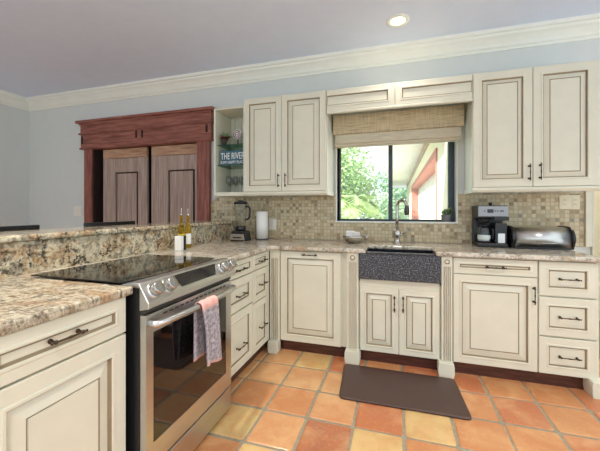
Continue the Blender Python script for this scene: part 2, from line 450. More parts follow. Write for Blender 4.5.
# mosaic backsplash with its cut upper-left corner
b = B()
f3 = lambda a, c, d: (a, d, c)
b.prism([(-1.022, .915), (.4645, .915), (.4645, 1.372), (-.915, 1.372), (-1.022, 1.283)], -.011, -.0005, 'mosaic', f3)
b.prism([(.4645, .915), (1.5985, .915), (1.5985, 1.098), (.4645, 1.098)], -.011, -.0005, 'mosaic', f3)
b.prism([(1.5985, .915), (2.552, .915), (2.552, 1.372), (1.5985, 1.372)], -.011, -.0005, 'mosaic', f3)
struct(b, 'trim_4', 'small beige and brown stone mosaic backsplash')
# window
win = bpy.data.objects.new('window_1', None); COL.objects.link(win); win['_b'] = (1.03, .1, WZ0); win.location = (1.03, .1, WZ0)
win['kind'] = 'structure'; win['label'] = 'dark framed sliding window over the sink'
b = B(); e = .014
b.box(WX0 - e, WX0, -.013, T, WZ0 - e, WZ1, 'white'); b.box(WX1, WX1 + e, -.013, T, WZ0 - e, WZ1, 'white')
b.box(WX0, WX1, -.013, T, WZ0 - e, WZ0, 'white'); b.box(WX0, WX1, -.013, T, WZ1, WZ1 + e, 'white')
b.build('window_casing', win, bevel=.002)['label'] = 'white window casing'
b = B(); y0, y1 = .085, .145
fw = .02
b.box(WX0 + .0005, WX0 + fw, y0, y1, WZ0, WZ1, 'frame'); b.box(WX1 - fw, WX1 - .0005, y0, y1, WZ0, WZ1, 'frame')
b.box(WX0 + fw, WX1 - fw, y0, y1, WZ0, WZ0 + .018, 'frame'); b.box(WX0 + fw, WX1 - fw, y0, y1, WZ1 - .03, WZ1, 'frame')
b.build('window_frame', win, bevel=.002)
b = B(); b.box(.982, 1.022, y0 - .004, y1 - .01, WZ0 + .018, WZ1 - .03, 'frame'); b.build('mullion', win, bevel=.002)
b = B(); b.box(WX1 - fw - .034, WX1 - fw - .002, y0 - .004, y1 - .02, WZ0 + .018, WZ1 - .03, 'frame'); b.build('sash_stile', win, bevel=.002)
for x0, x1 in ((WX0 + fw, .982), (1.022, WX1 - fw - .034)):
    b = B(); b.box(x0 + .001, x1 - .001, .112, .116, WZ0 + .019, WZ1 - .031, 'pane'); b.build('glass_pane', win)

# rustic bypass doors and their surround
b = B()
b.box(-2.885, DX0 + .045, -.05, -.0005, 0, 2.05, 'redwoodv'); b.box(DX1 - .14, -.994, -.05, .02, 0, 2.05, 'redwoodv')
b.box(DX0 + .002, DX0 + .045, -.0004, .127, 0.001, 2.03, 'darkwood'); b.box(-2.755, -2.735, -.03, .127, 0, 2.03, 'darkwood')
b.box(-2.93, -.965, -.06, .02, 2.03, 2.215, 'redwood'); b.box(-2.965, -.935, -.07, .02, 2.215, 2.235, 'redwood')
b.box(-2.93, -.96, -.065, .02, 2.235, 2.36, 'redwood'); b.box(-2.985, -.925, -.095, .02, 2.362, 2.395, 'redwood')
b.box(-2.94, -.955, -.075, .02, 2.335, 2.362, 'redwood'); b.box(-2.94, -.955, -.072, .02, 2.018, 2.04, 'redwood')
for x in (-2.905, -2.02, -1.93, -1.02):
    b.box(x - .014, x + .014, -.064, -.05, 2.09 if x < -2.5 else 2.115, 2.19 if x < -2.5 else 2.205, 'darkwood')
b.box(DX0 + .003, DX1 - .003, .128, .146, 0.001, DZ - .003, 'darkwood')  # dark back board added so no light leaks through the door gap
sur = struct(b, 'trim_5', 'red stained wooden surround with deep header around the sliding doors', bevel=.004)
def bypass(name, x0, x1, y0, px0, px1, label):
    d = bpy.data.objects.new(name, None); COL.objects.link(d); base = ((x0 + x1) / 2, y0, 0); d['_b'] = base; d.location = base
    d['kind'] = 'structure'; d['label'] = label
    z1, zt = 2.012, 1.985
    b = B(); b.box(x0, px0, y0, y0 + .035, .012, z1 - .12, 'oldwood'); b.build('stile', d, bevel=.003)
    b = B(); b.box(px1, x1, y0, y0 + .035, .012, z1 - .12, 'oldwood'); b.build('stile', d, bevel=.003)
    b = B(); b.box(x0 + .004, x1 - .004, y0 - .004, y0 + .035, z1 - .118, z1, 'palewood'); o = b.build('rail', d, bevel=.003); o['label'] = 'worn pale top rail'
    b = B(); b.box(px0 + .002, px1 - .002, y0 + .002, y0 + .034, 1.712, z1 - .122, 'oldwood'); b.build('rail', d, bevel=.003)
    b = B(); b.box(px0 + .002, px1 - .002, y0, y0 + .035, .012, .25, 'oldwood'); b.build('rail', d, bevel=.003)
    b = B(); b.box(px0 + .016, px1 - .042, y0 + .02, y0 + .032, .252, 1.696, 'oldwood')
    b.box(px0 + .002, px1 - .002, y0 + .026, y0 + .034, .252, 1.71, 'darkwood'); b.build('panel', d, bevel=.003)
bypass('door_1', -2.640, -1.930, .022, -2.44, -2.07, 'weathered left sliding door with worn pale top rail')
bypass('door_2', -1.865, -1.165, .022, -1.62, -1.235, 'weathered right sliding door next to the open shelf')

# bar wall, its granite face and bar top
b = B(); b.box(-.83, -.672, -3.6, -.014, 0, 1.071, 'wall'); struct(b, 'wall_bar', 'low wall carrying the granite bar top behind the range')
b = B(); b.box(-.670, -.65, -3.29, -.0135, .9145, 1.071, 'granitewall')
tag(b.build('granite_backsplash', base=(-.66, -1.8, .915)), 'upright granite splash slab between range and bar top', 'backsplash')
b = B(); b.box(-1.03, -.638, -3.65, -.0135, 1.0725, 1.105, 'granitewall')
tag(b.build('bar_countertop', base=(-.83, -1.8, 1.0725), bevel=.012, seg=3), 'raised granite bar top on the low wall behind the range', 'bar top')

# ------------------------------------------------------------------ base cabinets along the window wall
def body(parent, x0, x1, y0, y1, z0=.1, z1=ZT, mat='cream', name='body'):
    b = B(); b.box(x0, x1, y0, y1, z0, z1, mat); return b.build(name, parent, bevel=.002)
def kick(parent, x0, x1, y0, y1):
    b = B(); b.box(x0, x1, y0, y1, 0.0, .0995, 'toewood'); o = b.build('toe_kick', parent); o['label'] = 'dark red wooden toe kick'; return o
FY = YF + .021   # carcass front, doors stand proud of it
# corner/dishwasher
t = thing('dishwasher', (.36, -.33, 0), 'panel-front dishwasher in the corner, single tall cream panel with a top pull', 'dishwasher')
body(t, .097, .636, FY, -.02); kick(t, .097, .636, FY + .035, FY + .055)
front('front_panel', t, (.099, YF, .102), BACK, .524, .770, door_rings(.062, .115))
pull(t, (.363, YF, .845), BACK, .125)
t = thing('corner_post', (.05, -.64, 0), 'fluted cream filler post on a block foot in the inner corner of the cabinets', 'cabinet post')
fluted(t, .004, .094, .1, ZT, YF - .004, False, 'fluted_post'); foot(t, .004, .094, -.705, -.62)
# sink cabinet
t = thing('sink_cabinet', (1.07, -.33, 0), 'cream sink cabinet with two small doors and fluted pilasters under the dark apron sink', 'cabinet')
body(t, .638, 1.456, FY, -.02, .1, .655)
b = B(); b.box(.779, 1.366, YF + .004, FY - .0005, .612, .672, 'cream'); b.build('rail', t)
for x0, x1 in ((.638, .760), (1.388, 1.456)): b = B(); b.box(x0, x1, FY, -.05, .656, ZT, 'cream'); b.build('side_panel', t)
kick(t, .638, 1.456, FY + .035, FY + .055)
front('door', t, (.778, YF, .102), BACK, .296, .509, door_rings(.052, .098))
front('door', t, (1.078, YF, .102), BACK, .289, .509, door_rings(.052, .098))
pull(t, (1.043, YF, .497), BACK, .115, True); pull(t, (1.107, YF, .497), BACK, .115, True)
fluted(t, .676, .768, .1, ZT, YF - .012); fluted(t, 1.379, 1.452, .1, ZT, YF - .012)
foot(t, .662, .782, -.70, -.61); foot(t, 1.352, 1.462, -.70, -.61)
# door-and-drawer cabinet
t = thing('base_cabinet', (1.73, -.33, 0), 'cream base cabinet with one slim drawer over a wide raised-panel door, below the coffee maker', 'cabinet', 'base cabinets')
body(t, 1.4575, 1.993, FY, -.02); kick(t, 1.4575, 1.993, FY + .035, FY + .055)
d = front('drawer', t, (1.46, YF, .757), BACK, .530, .114, flat_rings(.045)); pull(d, (1.731, YF - .0, .814), BACK, .125)
d = front('door', t, (1.46, YF, .102), BACK, .530, .649, door_rings()); pull(d, (1.966, YF, .635), BACK, .115, True)
# three-drawer stack
t = thing('drawer_cabinet', (2.16, -.33, 0), 'cream cabinet of three equal drawers at the right end, below the steel bread bin', 'cabinet', 'base cabinets')
body(t, 1.9945, 2.345, FY, -.02); kick(t, 1.9945, 2.30, FY + .035, FY + .055)
for z0, z1 in ((.636, .870), (.362, .626), (.102, .352)):
    d = front('drawer', t, (1.998, YF, z0), BACK, .329, z1 - z0, flat_rings(.058)); pull(d, (2.165, YF, (z0 + z1) / 2 + .003), BACK, .12)
foot(t, 2.273, 2.36, -.70, -.585)

# ------------------------------------------------------------------ base cabinets along the bar wall
t = thing('drawer_cabinet', (-.3, -.835, 0), 'cream three-drawer cabinet in the left run nearest the inner corner', 'cabinet', 'base cabinets')
body(t, -.64, -.021, -.983, -.652); b = B(); b.box(-.0205, -.003, -.691, -.652, .1, ZT, 'cream'); b.build('stile', t); kick(t, -.64, -.06, -.983, -.652)
for z0, z1 in ((.752, .870), (.500, .742), (.102, .490)):
    d = front('drawer', t, (0, -.981, z0), LEFT, .288, z1 - z0, flat_rings(.05 if z1 - z0 > .15 else .034)); pull(d, (0, -.815, (z0 + z1) / 2 if z0 > .2 else .275), LEFT, .125)
t = thing('drawer_cabinet', (-.3, -1.21, 0), 'cream three-drawer cabinet in the left run directly beside the range', 'cabinet', 'base cabinets')
body(t, -.64, -.021, -1.443, -.985); kick(t, -.64, -.06, -1.443, -.985)
for z0, z1 in ((.752, .870), (.520, .742), (.102, .508)):
    d = front('drawer', t, (0, -1.441, z0), LEFT, .452, z1 - z0, flat_rings(.06 if z1 - z0 > .15 else .036)); pull(d, (0, -1.19, (z0 + z1) / 2 - .008 if z0 > .2 else .262), LEFT, .135)
# near cabinet
t = thing('base_cabinet', (-.3, -2.7, 0), 'cream base cabinet in the left foreground with a wide drawer over a raised-panel door', 'cabinet', 'base cabinets')
XN = .02
body(t, -.64, XN - .021, -3.26, -2.196); kick(t, -.64, -.05, -3.26, -2.196)
d = front('drawer', t, (XN, -2.672, .735), LEFT, .474, .142, flat_rings(.05)); pull(d, (XN, -2.445, .812), LEFT, .112)
front('door', t, (XN, -2.672, .102), LEFT, .474, .625, door_rings(.068, .12))
front('door', t, (XN, -3.255, .102), LEFT, .576, .775, door_rings(.068, .12))

# ------------------------------------------------------------------ granite counters
def slab(name, poly, z0, z1, mat, base, label, bev=.012):
    b = B(); b.prism(poly, z0, z1, mat, lambda a, c, d: (a, c, d))
    o = b.build(name, base=base, bevel=bev, seg=3)
    return tag(o, label, 'countertop', 'granite countertops')
slab('granite_countertop', [(-.671, -.013), (-.671, -2.174), (-.572, -2.174), (-.572, -1.448), (.028, -1.448), (.028, -.678), (.826, -.678), (.826, -.36), (1.338, -.36), (1.338, -.678), (2.352, -.678), (2.352, -.013)],
     .879, .914, 'graniteback', (.8, -.35, .879), 'L-shaped granite countertop around the sink, turning the corner to the range')
slab('granite_countertop', [(-.671, -3.3), (.036, -3.3), (.036, -2.175), (-.671, -2.175)], .879, .914, 'granite', (-.3, -2.7, .879),
     'granite countertop in the left foreground, ending at the range', .009)

# apron sink
t = thing('farmhouse_sink', (1.07, -.5, .675), 'charcoal flecked stone apron sink set into the countertop below the window', 'sink')
b = B(); b.box(.772, 1.376, -.672, -.625, .676, .878, 'sink'); b.box(.83, 1.334, -.672, -.625, .878, .892, 'sink'); b.build('apron', t, bevel=.006)
b = B()
for bx in ((.79, .826, -.625, -.33), (1.338, 1.374, -.625, -.33), (.826, 1.338, -.36, -.33)): b.box(*bx, .70, .877, 'sinkin')
b.box(.79, 1.374, -.625, -.33, .676, .70, 'sinkin'); b.box(.826, 1.338, -.626, -.605, .7, .888, 'sinkin'); o = b.build('basin', t); o['label'] = 'black basin'

# faucet
t = thing('kitchen_faucet', (1.064, -.2, .914), 'brushed nickel gooseneck faucet standing behind the sink', 'faucet')
fx, fy = 1.064, -.2
b = B(); b.lathe((fx, fy, .914), [(.04, 0), (.04, .006), (.028, .012), (.026, .05), (.033, .07), (.035, .1), (.03, .125), (.017, .135)], 'chrome', 18); b.build('base', t)
b = B(); pts = [(fx, fy, 1.045), (fx, fy, 1.16), (fx, fy, 1.245)]
for i in range(1, 13):
    a = PI * i / 12 * .97; r = .055; h = r * (1 - math.cos(a)); pts.append((fx + h * .75, fy - h * .55, 1.245 + r * 1.25 * math.sin(a)))
b.tube(pts, .0145, 'chrome', 12); b.build('spout', t)
e_ = Vector(pts[-1]); b = B(); b.lathe(e_ + Vector((0, 0, .012)), [(.015, 0), (.02, -.02), (.023, -.055), (.019, -.085)], 'rubber', 14); o = b.build('spray_head', t); o['label'] = 'dark spray head'
b = B(); b.tube([(fx + .02, fy, 1.0), (fx + .045, fy - .005, 1.0)], .013, 'chrome', 10); b.tube([(fx + .045, fy - .005, 1.0), (fx + .075, fy - .02, 1.03), (fx + .095, fy - .03, 1.04)], [.008, .007, .006], 'chrome', 8); b.build('lever_handle', t)

# ------------------------------------------------------------------ range
RY0, RY1, RX = -2.172, -1.452, .06
t = thing('range', (-.27, -1.82, 0), 'stainless slide-in electric range with black glass cooktop', 'range')
b = B(); b.box(-.568, RX, RY0, RY1, .06, .905, 'black'); b.box(-.55, RX - .05, RY0 + .03, RY1 - .03, 0, .06, 'black'); b.build('body', t)['label'] = 'black side body'
b = B(); n = 12
poly = [(-.568, RY0 + .004), (-.568, RY1 - .004)] + [(-.04 + .045 * (1 - (2 * i / n - 1) ** 2), RY1 - .004 - (RY1 - RY0 - .008) * i / n) for i in range(n + 1)]
b.prism(poly, .9165, .922, 'blackglass', lambda a, c, d: (a, c, d)); ct = b.build('cooktop', t, bevel=.0015); ct['label'] = 'black glass cooktop'
for cx_, cy_, r in ((-.17, -2.0, .105), (-.17, -1.65, .08), (-.44, -2.0, .075), (-.44, -1.65, .1)):
    b = B(); b.lathe((cx_, cy_, .9222), [(r, 0), (r, .0004), (r - .003, .0004), (r - .003, 0)], 'rubber', 40, cap=False); b.build('burner_ring', ct)
prof = [(-.03, .9155), (.035, .926), (.055, .924), (.104, .845), (.104, .822), (.062, .812), (-.03, .812)]
b = B(); b.prism(prof, RY0 + .001, RY1 - .001, 'steel', lambda a, c, d: (a, d, c)); cp = b.build('control_panel', t, bevel=.003)
sA, sB = Vector((.055, 0, .924)), Vector((.104, 0, .845)); sd = (sB - sA).normalized(); sn = Vector((-sd.z, 0, sd.x)); sn = sn if sn.x > 0 else -sn
P = lambda s_, y, o=0: Vector((sA.x, y, sA.z)) + sd * s_ + sn * o
b = B(); q = [P(.010, -1.985, .001), P(.072, -1.945, .001), P(.072, -1.66, .001), P(.010, -1.62, .001)]
q2 = [p + sn * .002 for p in q]; b.add(q + q2, [(4, 5, 6, 7), (0, 1, 5, 4), (1, 2, 6, 5), (2, 3, 7, 6), (3, 0, 4, 7)], 'display'); o = b.build('display', cp); o['label'] = 'dark glass touch display'
for y in (-2.115, -2.03, -1.57, -1.49):
    b = B(); c = P(.048, y)
    b.lathe(c, [(.036, 0), (.036, .004), (.031, .008)], 'steel', 20, sn); b.lathe(c + sn * .008, [(.029, 0), (.028, .026), (.025, .031)], 'chrome', 20, sn)
    b.obox(c + sn * .040, .007, .025, .010, Y, sd, sn, 'chrome'); b.build('knob', cp)
b = B(); b.box(RX - .01, RX + .012, RY0 + .002, RY1 - .004, .796, .812, 'slot'); b.build('vent_slot', t)
# oven door
DXF = .09
b = B(); dy0, dy1, dz0, dz1 = RY0 + .003, RY1 - .03, .158, .794
gy0, gy1, gz0, gz1 = -2.128, -1.54, .255, .715
for bx in ((dy0, gy0, dz0, dz1), (gy1, dy1, dz0, dz1), (gy0, gy1, dz0, gz0), (gy0, gy1, gz1, dz1)): b.box(RX, DXF, bx[0], bx[1], bx[2], bx[3], 'steel')
od = b.build('oven_door', t)
b = B(); b.box(RX + .004, DXF - .002, gy0, gy1, gz0, gz1, 'ovenglass'); o = b.build('oven_window', od); o['label'] = 'dark oven glass'
b = B()
for i in range(14): b.box(DXF - .001, DXF + .0008, -2.07 + i * .038, -2.045 + i * .038, .772, .779, 'slot')
b.build('door_vent', od)
b = B(); pts = []
for i in range(17):
    s_ = i / 16; y = dy0 + .018 + (dy1 - dy0 - .036) * s_; pts.append((DXF + .028 + .03 * math.sin(PI * s_) ** .6, y, .757))
b.tube([(DXF - .002, pts[0][1], .757)] + pts + [(DXF - .002, pts[-1][1], .757)], .0155, 'steel', 14); hb = b.build('oven_handle', od); HP = pts
b = B(); b.box(RX, DXF, dy0, dy1, .022, .148, 'steel'); b.build('drawer', t, bevel=.004)['label'] = 'stainless lower drawer'

# dish towel over the oven handle
def towel():
    b = B(); nu, nv = 14, 40; vs = []; uv = []
    y0, y1 = -1.90, -1.765
    
    def hx(y):
        for p, q in zip(HP[:-1], HP[1:]):
            if p[1] <= y <= q[1]: return p[0] + (q[0] - p[0]) * (y - p[1]) / (q[1] - p[1])
        return HP[-1][0]
    Lf, Lb, R_ = .29, .26, .0225
    for j in range(nv + 1):
        s_ = j / nv * (Lf + Lb + PI * R_)
        for i in range(nu + 1):
            u = i / nu; y = y0 + (y1 - y0) * u
            # the back leaf hangs a little to the left of the front leaf
            if s_ < Lb: z = .757 - (Lb - s_); x = -R_; w = (Lb - s_) / Lb; y = y - .012 * w; x += .006 * w
            elif s_ < Lb + PI * R_:
                a = (s_ - Lb) / R_; x = -R_ * math.cos(a); z = .757 + R_ * math.sin(a)
            else:
                w = (s_ - Lb - PI * R_); x = R_; z = .757 - w; y = y + .12 * w * (.6 + .4 * u); x += .012 * math.sin(u * 9 + 1) * min(1, w / .12) * .7 + .006 * min(1, w / .1)
                z -= .03 * u * min(1, w / .2)
            x += .003 * math.sin(u * 14)
            vs.append((hx(y) + x, y, z)); uv.append((u, 1 - j / nv if j / nv > .5 else j / nv))
    fs = [(j * (nu + 1) + i, j * (nu + 1) + i + 1, (j + 1) * (nu + 1) + i + 1, (j + 1) * (nu + 1) + i) for j in range(nv) for i in range(nu)]
    b.add(vs, fs, 'towel', True)
    o = b.build('dish_towel', base=(DXF + .05, -1.83, .45))
    l = o.data.uv_layers.new(name='UVMap')
    for p in o.data.polygons:
        for li in p.loop_indices:
            l.data[li].uv = uv[o.data.loops[li].vertex_index]
    s_ = o.modifiers.new('thick', 'SOLIDIFY'); s_.thickness = .0045; s_.offset = 0
    tag(o, 'pink and lavender grey dish towel draped over the oven handle', 'towel')
towel()

# ------------------------------------------------------------------ upper cabinets
UY = -.35; UB = 1.403; UT = 2.329; UF = UY + .021
def light_rail(parent, x0, x1, left=True, right=True):
    b = B(); pr = [(UY - .002, 1.402), (UY - .012, 1.396), (UY - .014, 1.384), (UY - .004, 1.366), (UY + .02, 1.364), (UY + .02, 1.402)]
    b.prism(pr, x0, x1, 'cream', lambda a, c, d: (d, a, c))
    if left: b.box(x0, x0 + .02, UY + .02, -.012, 1.364, 1.402, 'white')
    if right: b.box(x1 - .02, x1, UY + .02, -.012, 1.364, 1.402, 'white')
    return b.build('light_rail', parent)
t = thing('wall_cabinet', (0, -.17, 1.37), 'cream double-door wall cabinet left of the window, above the paper towels', 'cabinet', 'wall cabinets')
b = B(); b.box(-.405, .442, UF, -.001, UB, UT, 'cream'); b.box(-.4005, -.402, UF, UF, UB, UT, 'cream'); b.build('body', t)
d = front('door', t, (-.402, UY, UB + .002), BACK, .400, UT - UB - .004, door_rings()); pull(d, (-.03, UY, 1.508), BACK, .12, True)
d = front('door', t, (.001, UY, UB + .002), BACK, .432, UT - UB - .004, door_rings()); pull(d, (.042, UY, 1.508), BACK, .12, True)
b = B(); b.box(.4422, .4428, UF, -.012, UB, 2.09, 'white'); b.build('side_panel', t)['label'] = 'side panel painted white to stand in for window light'  # window light on this cabinet side is painted in as white
light_rail(t, -.405, .449, False)
t = thing('wall_cabinet', (2.06, -.17, 1.37), 'cream double-door wall cabinet right of the window, above the coffee maker', 'cabinet', 'wall cabinets')
b = B(); b.box(1.652, 2.50, UF, -.001, UB, UT, 'cream'); b.build('body', t)
d = front('door', t, (1.654, UY, UB + .002), BACK, .411, UT - UB - .004, door_rings(.064, .1)); pull(d, (2.041, UY, 1.515), BACK, .12, True)
d = front('door', t, (2.069, UY, UB + .002), BACK, .409, UT - UB - .004, door_rings(.066, .11)); pull(d, (2.112, UY, 1.52), BACK, .12, True)
b = B(); b.box(1.6512, 1.6518, UF, -.012, UB, 2.09, 'white'); b.build('side_panel', t)['label'] = 'side panel painted white to stand in for window light'  # white here replaces the window's light on the cream side
light_rail(t, 1.645, 2.56, True, False)
t = thing('valance_cabinet', (1.05, -.2, 2.12), 'shallow cream valance with two long flat panels bridging the wall cabinets above the window', 'cabinet')
b = B(); b.box(.4435, 1.650, UF, UF + .02, 2.112, UT - .003, 'cream'); b.box(.4435, 1.650, UF + .02, -.001, 2.305, UT - .003, 'cream'); b.build('body', t)
b = B(); b.prism([(UY - .006, 2.112), (UY - .006, 2.124), (UY, 2.13), (UF, 2.13), (UF, 2.108), (UY + .002, 2.106)], .4435, 1.650, 'cream', lambda a, c, d: (d, a, c)); b.build('light_rail', t)
front('panel', t, (.445, UY, 2.131), BACK, .598, UT - 2.135, flat_rings(.052), sd=(.1, 1.1)); front('panel', t, (1.048, UY, 2.131), BACK, .600, UT - 2.135, flat_rings(.052), sd=(1.1, .1))
# open end shelf
SX0, SX1, SYF, SZ0, SZ1 = -.755, -.4065, -.33, 1.366, 2.275
t = thing('open_shelf_cabinet', (-.58, -.17, 1.366), 'cream open shelf unit with two glass shelves at the left end of the wall cabinets', 'shelf unit')
b = B(); b.box(SX0, SX0 + .02, SYF, -.001, SZ0, SZ1, 'cream'); b.box(SX1 - .012, SX1, SYF, -.001, SZ0, SZ1, 'cream')
b.box(SX0 + .02, SX1 - .012, SYF, -.001, SZ1 - .02, SZ1, 'cream'); b.build('body', t, bevel=.002)
b = B(); b.box(SX0 + .02, SX1 - .012, SYF, -.012, SZ0, 1.405, 'cream'); b.build('bottom_shelf', t, bevel=.002)
b = B(); b.box(SX0 + .02, SX1 - .012, -.006, -.001, 1.405, SZ1 - .02, 'cream')
for i in range(7): b.box(SX0 + .022 + i * .0445, SX0 + .022 + i * .0445 + .041, -.012, -.006, 1.405, SZ1 - .02, 'cream')
b.build('back_panel', t)
for z in (1.893, 1.682):
    b = B(); b.box(SX0 + .021, SX1 - .013, SYF + .03, -.014, z, z + .009, 'greenglass'); b.build('glass_shelf', t)['label'] = 'green edged glass shelf'

# things on the shelves
t = thing('potted_succulent', (-.672, -.265, 1.9025), 'small dark red and green succulent on the top glass shelf', 'plant')
b = B(); b.lathe((-.672, -.265, 1.9025), [(.024, 0), (.034, .05), (.036, .058), (.031, .058), (.028, .04), (.0001, .04)], 'slot', 16); b.build('pot', t)
def rosette(b, c, n, L, mat, up=(.2, 1.0), w=.012):
    c = Vector(c)
    for i in range(n):
        a = i * 2.39996; e = up[0] + (up[1] - up[0]) * (i / n); d = Vector((math.cos(a) * math.cos(e), math.sin(a) * math.cos(e), math.sin(e)))
        s_ = d.cross(Z).normalized(); nn = s_.cross(d); l = L * (.75 + .4 * random.random())
        p1 = c + d * l * .45 + nn * .004; p2 = c + d * l - nn * l * .12
        b.add([c - s_ * w * .4, p1 - s_ * w, p2, p1 + s_ * w, c + s_ * w * .4, p1 + nn * -.004], [(0, 1, 5), (1, 2, 5), (2, 3, 5), (3, 4, 5), (4, 0, 5), (0, 4, 3, 2, 1)], mat, True)
b = B(); rosette(b, (-.666, -.275, 1.966), 30, .054, 'leafred', (-.25, .7), .013); b.build('foliage', t)['label'] = 'dark red leaves'
b = B(); rosette(b, (-.664, -.262, 1.962), 26, .09, 'leaf', (.45, 1.4), .009); b.build('foliage', t)['label'] = 'green leaves'
t = thing('shell_plate', (-.565, -.17, 1.9025), 'white round plate with a dark spiral, standing on the top glass shelf', 'ornament')
pc = Vector((-.565, -.17, 1.9025 + .128)); pn = Vector((.1, -1, .12)).normalized()
b = B(); b.lathe(pc, [(.0001, .012), (.03, .012), (.05, .007), (.0575, .0), (.05, -.004), (.0001, -.004)], 'paper', 30, pn); b.build('plate', t)
b = B(); ua = pn.cross(Z).normalized(); ub = ua.cross(pn) * -1
b.tube([pc + pn * .0125 + (ua * math.cos(a) + ub * math.sin(a)) * (.006 + .0027 * a) for a in [i * .3 for i in range(54)]], .0042, 'leafred', 6); b.build('spiral_ring', t)
b = B(); b.box(-.60, -.53, -.185, -.145, 1.9025, 1.912, 'slot'); b.box(-.571, -.559, -.168, -.160, 1.912, 1.985, 'slot'); b.build('stand', t)
# painted sign
t = thing('wooden_sign', (-.56, -.27, 1.6915), 'small slate blue sign with white lettering about the river, on the lower glass shelf', 'sign')
b = B(); b.box(-.712, -.424, -.28, -.265, 1.6918, 1.84, plain('slate_blue_paint', (52, 96, 112), .6, var=.12)); b.build('board', t, bevel=.002)
def text(s_, parent, loc, size, mat, width=None, rot=(PI / 2, 0, 0), ext=.0008, name='lettering', align='CENTER'):
    cu = bpy.data.curves.new('t', 'FONT'); cu.body = s_; cu.size = size; cu.extrude = ext; cu.align_x = align; cu.offset = .0
    tmp = bpy.data.objects.new('t', cu); COL.objects.link(tmp); bpy.context.view_layer.update()
    me = bpy.data.meshes.new_from_object(tmp.evaluated_get(bpy.context.evaluated_depsgraph_get())); bpy.data.objects.remove(tmp)
    xs = [v.co.x for v in me.vertices]; k = (width / (max(xs) - min(xs))) if width else 1
    mx = Matrix.Translation(Vector(loc) - Vector(parent['_b'])) @ Matrix(((1, 0, 0), (0, 1, 0), (0, 0, 1))).to_4x4() @ __import__('mathutils').Euler(rot).to_matrix().to_4x4() @ Matrix.Diagonal((k, 1, 1, 1))
    me.transform(mx); me.materials.clear(); me.materials.append(M[mat]); me.name = name
    o = bpy.data.objects.new(name, me); COL.objects.link(o); o.parent = parent; return o
text('THE RIVER', t, (-.566, -.2812, 1.750), .098, 'paper', .272, ext=.0012)
text('IS MY HAPPY PLACE', t, (-.566, -.2812, 1.704), .042, 'paper', .272, ext=.0012)
# stemware
gl = [(-.69, -.09), (-.615, -.09), (-.54, -.09), (-.655, -.2), (-.575, -.2), (-.50, -.2)]
pos_l = ['back row left', 'back row middle', 'back row right', 'front row left', 'front row middle', 'front row right']
proto = None
for (gx, gy), pl in zip(gl, pos_l):
    if proto is None:
        b = B(); b.lathe((gx, gy, 1.406), [(.031, 0), (.031, .0015), (.008, .005), (.004, .012), (.004, .07), (.012, .08), (.029, .105), (.032, .13), (.026, .178), (.0245, .178), (.030, .13), (.027, .107), (.006, .083), (.0001, .082)], 'glass', 20)
        o = proto = b.build('wine_glass', base=(gx, gy, 1.406))
    else:
        o = proto.copy(); COL.objects.link(o); o.location = (gx, gy, 1.406)
    tag(o, 'clear stemmed glass on the bottom of the open shelf, ' + pl, 'glass', 'stemware in the open shelf')

# ------------------------------------------------------------------ woven shade
t = thing('roman_shade', (1.045, -.11, 1.83), 'woven reed roman shade half drawn over the kitchen window', 'blind')
b = B(); b.box(.462, 1.628, -.135, -.12, 1.965, 2.15, 'reed'); b.box(.462, 1.628, -.12, -.07, 2.12, 2.15, 'reed')
for x in (.462, 1.618): b.box(x, x + .01, -.12, -.013, 1.99, 2.15, 'reed')
b.build('valance_flap', t)
b = B()
for i, (z0, z1, yf) in enumerate(((1.93, 1.99, -.112), (1.895, 1.955, -.124), (1.865, 1.92, -.132), (1.842, 1.885, -.118))):
    b.prism([(yf, z0), (yf - .012, z0 + .006), (yf - .006, z1), (yf + .03, z1 + .01), (yf + .035, z0 + .02)], .484, 1.60, 'reed' if i == 0 else 'reedgrey', lambda a, c, d: (d, a, c))
b.build('folds', t)
b = B(); b.tube([(.484, -.118, 1.838), (1.60, -.118, 1.838)], .008, 'reedgrey', 8); b.build('bottom_bar', t)

# ------------------------------------------------------------------ counter-top things
CT = .9145
# blender
bx, by = -.445, -.33
t = thing('blender', (bx, by, CT), 'countertop blender with black lid and silver base in the corner under the wall cabinet', 'blender')
b = B(); b.prism([(-.085, 0), (.085, 0), (.08, .02), (.068, .085), (.055, .10), (-.055, .10), (-.068, .085), (-.08, .02)], by - .075, by + .075, 'black', lambda a, c, d: (bx + a, d, CT + c)); b.build('base', t, bevel=.008)
b = B(); b.prism([(-.08, .012), (.08, .012), (.07, .07), (-.07, .07)], by - .082, by - .0755, 'steelbin', lambda a, c, d: (bx + a, d, CT + c)); cpn = b.build('front_plate', t, bevel=.002)
b = B(); b.box(bx - .045, bx + .045, by - .0835, by - .082, CT + .030, CT + .042, 'black'); b.build('buttons', cpn)
b = B(); b.lathe((bx, by, CT + .10), [(.05, 0), (.052, .02), (.046, .045), (.04, .05)], 'black', 20); b.build('collar', t)
b = B(); b.lathe((bx, by, CT + .148), [(.042, 0), (.048, .01), (.066, .21), (.067, .218), (.064, .218), (.045, .012), (.0001, .008)], 'glass', 24); b.build('jar', t)
b = B(); b.lathe((bx, by, CT + .367), [(.07, 0), (.07, .018), (.06, .026), (.028, .028), (.028, .038), (.0001, .04)], 'black', 24); b.build('lid', t)
b = B(); b.tube([(bx + .062, by - .01, CT + .34), (bx + .1, by - .02, CT + .34), (bx + .112, by - .022, CT + .31), (bx + .108, by - .022, CT + .24), (bx + .085, by - .015, CT + .215), (bx + .055, by - .01, CT + .215)], .010, 'black', 8); b.build('handle', t)
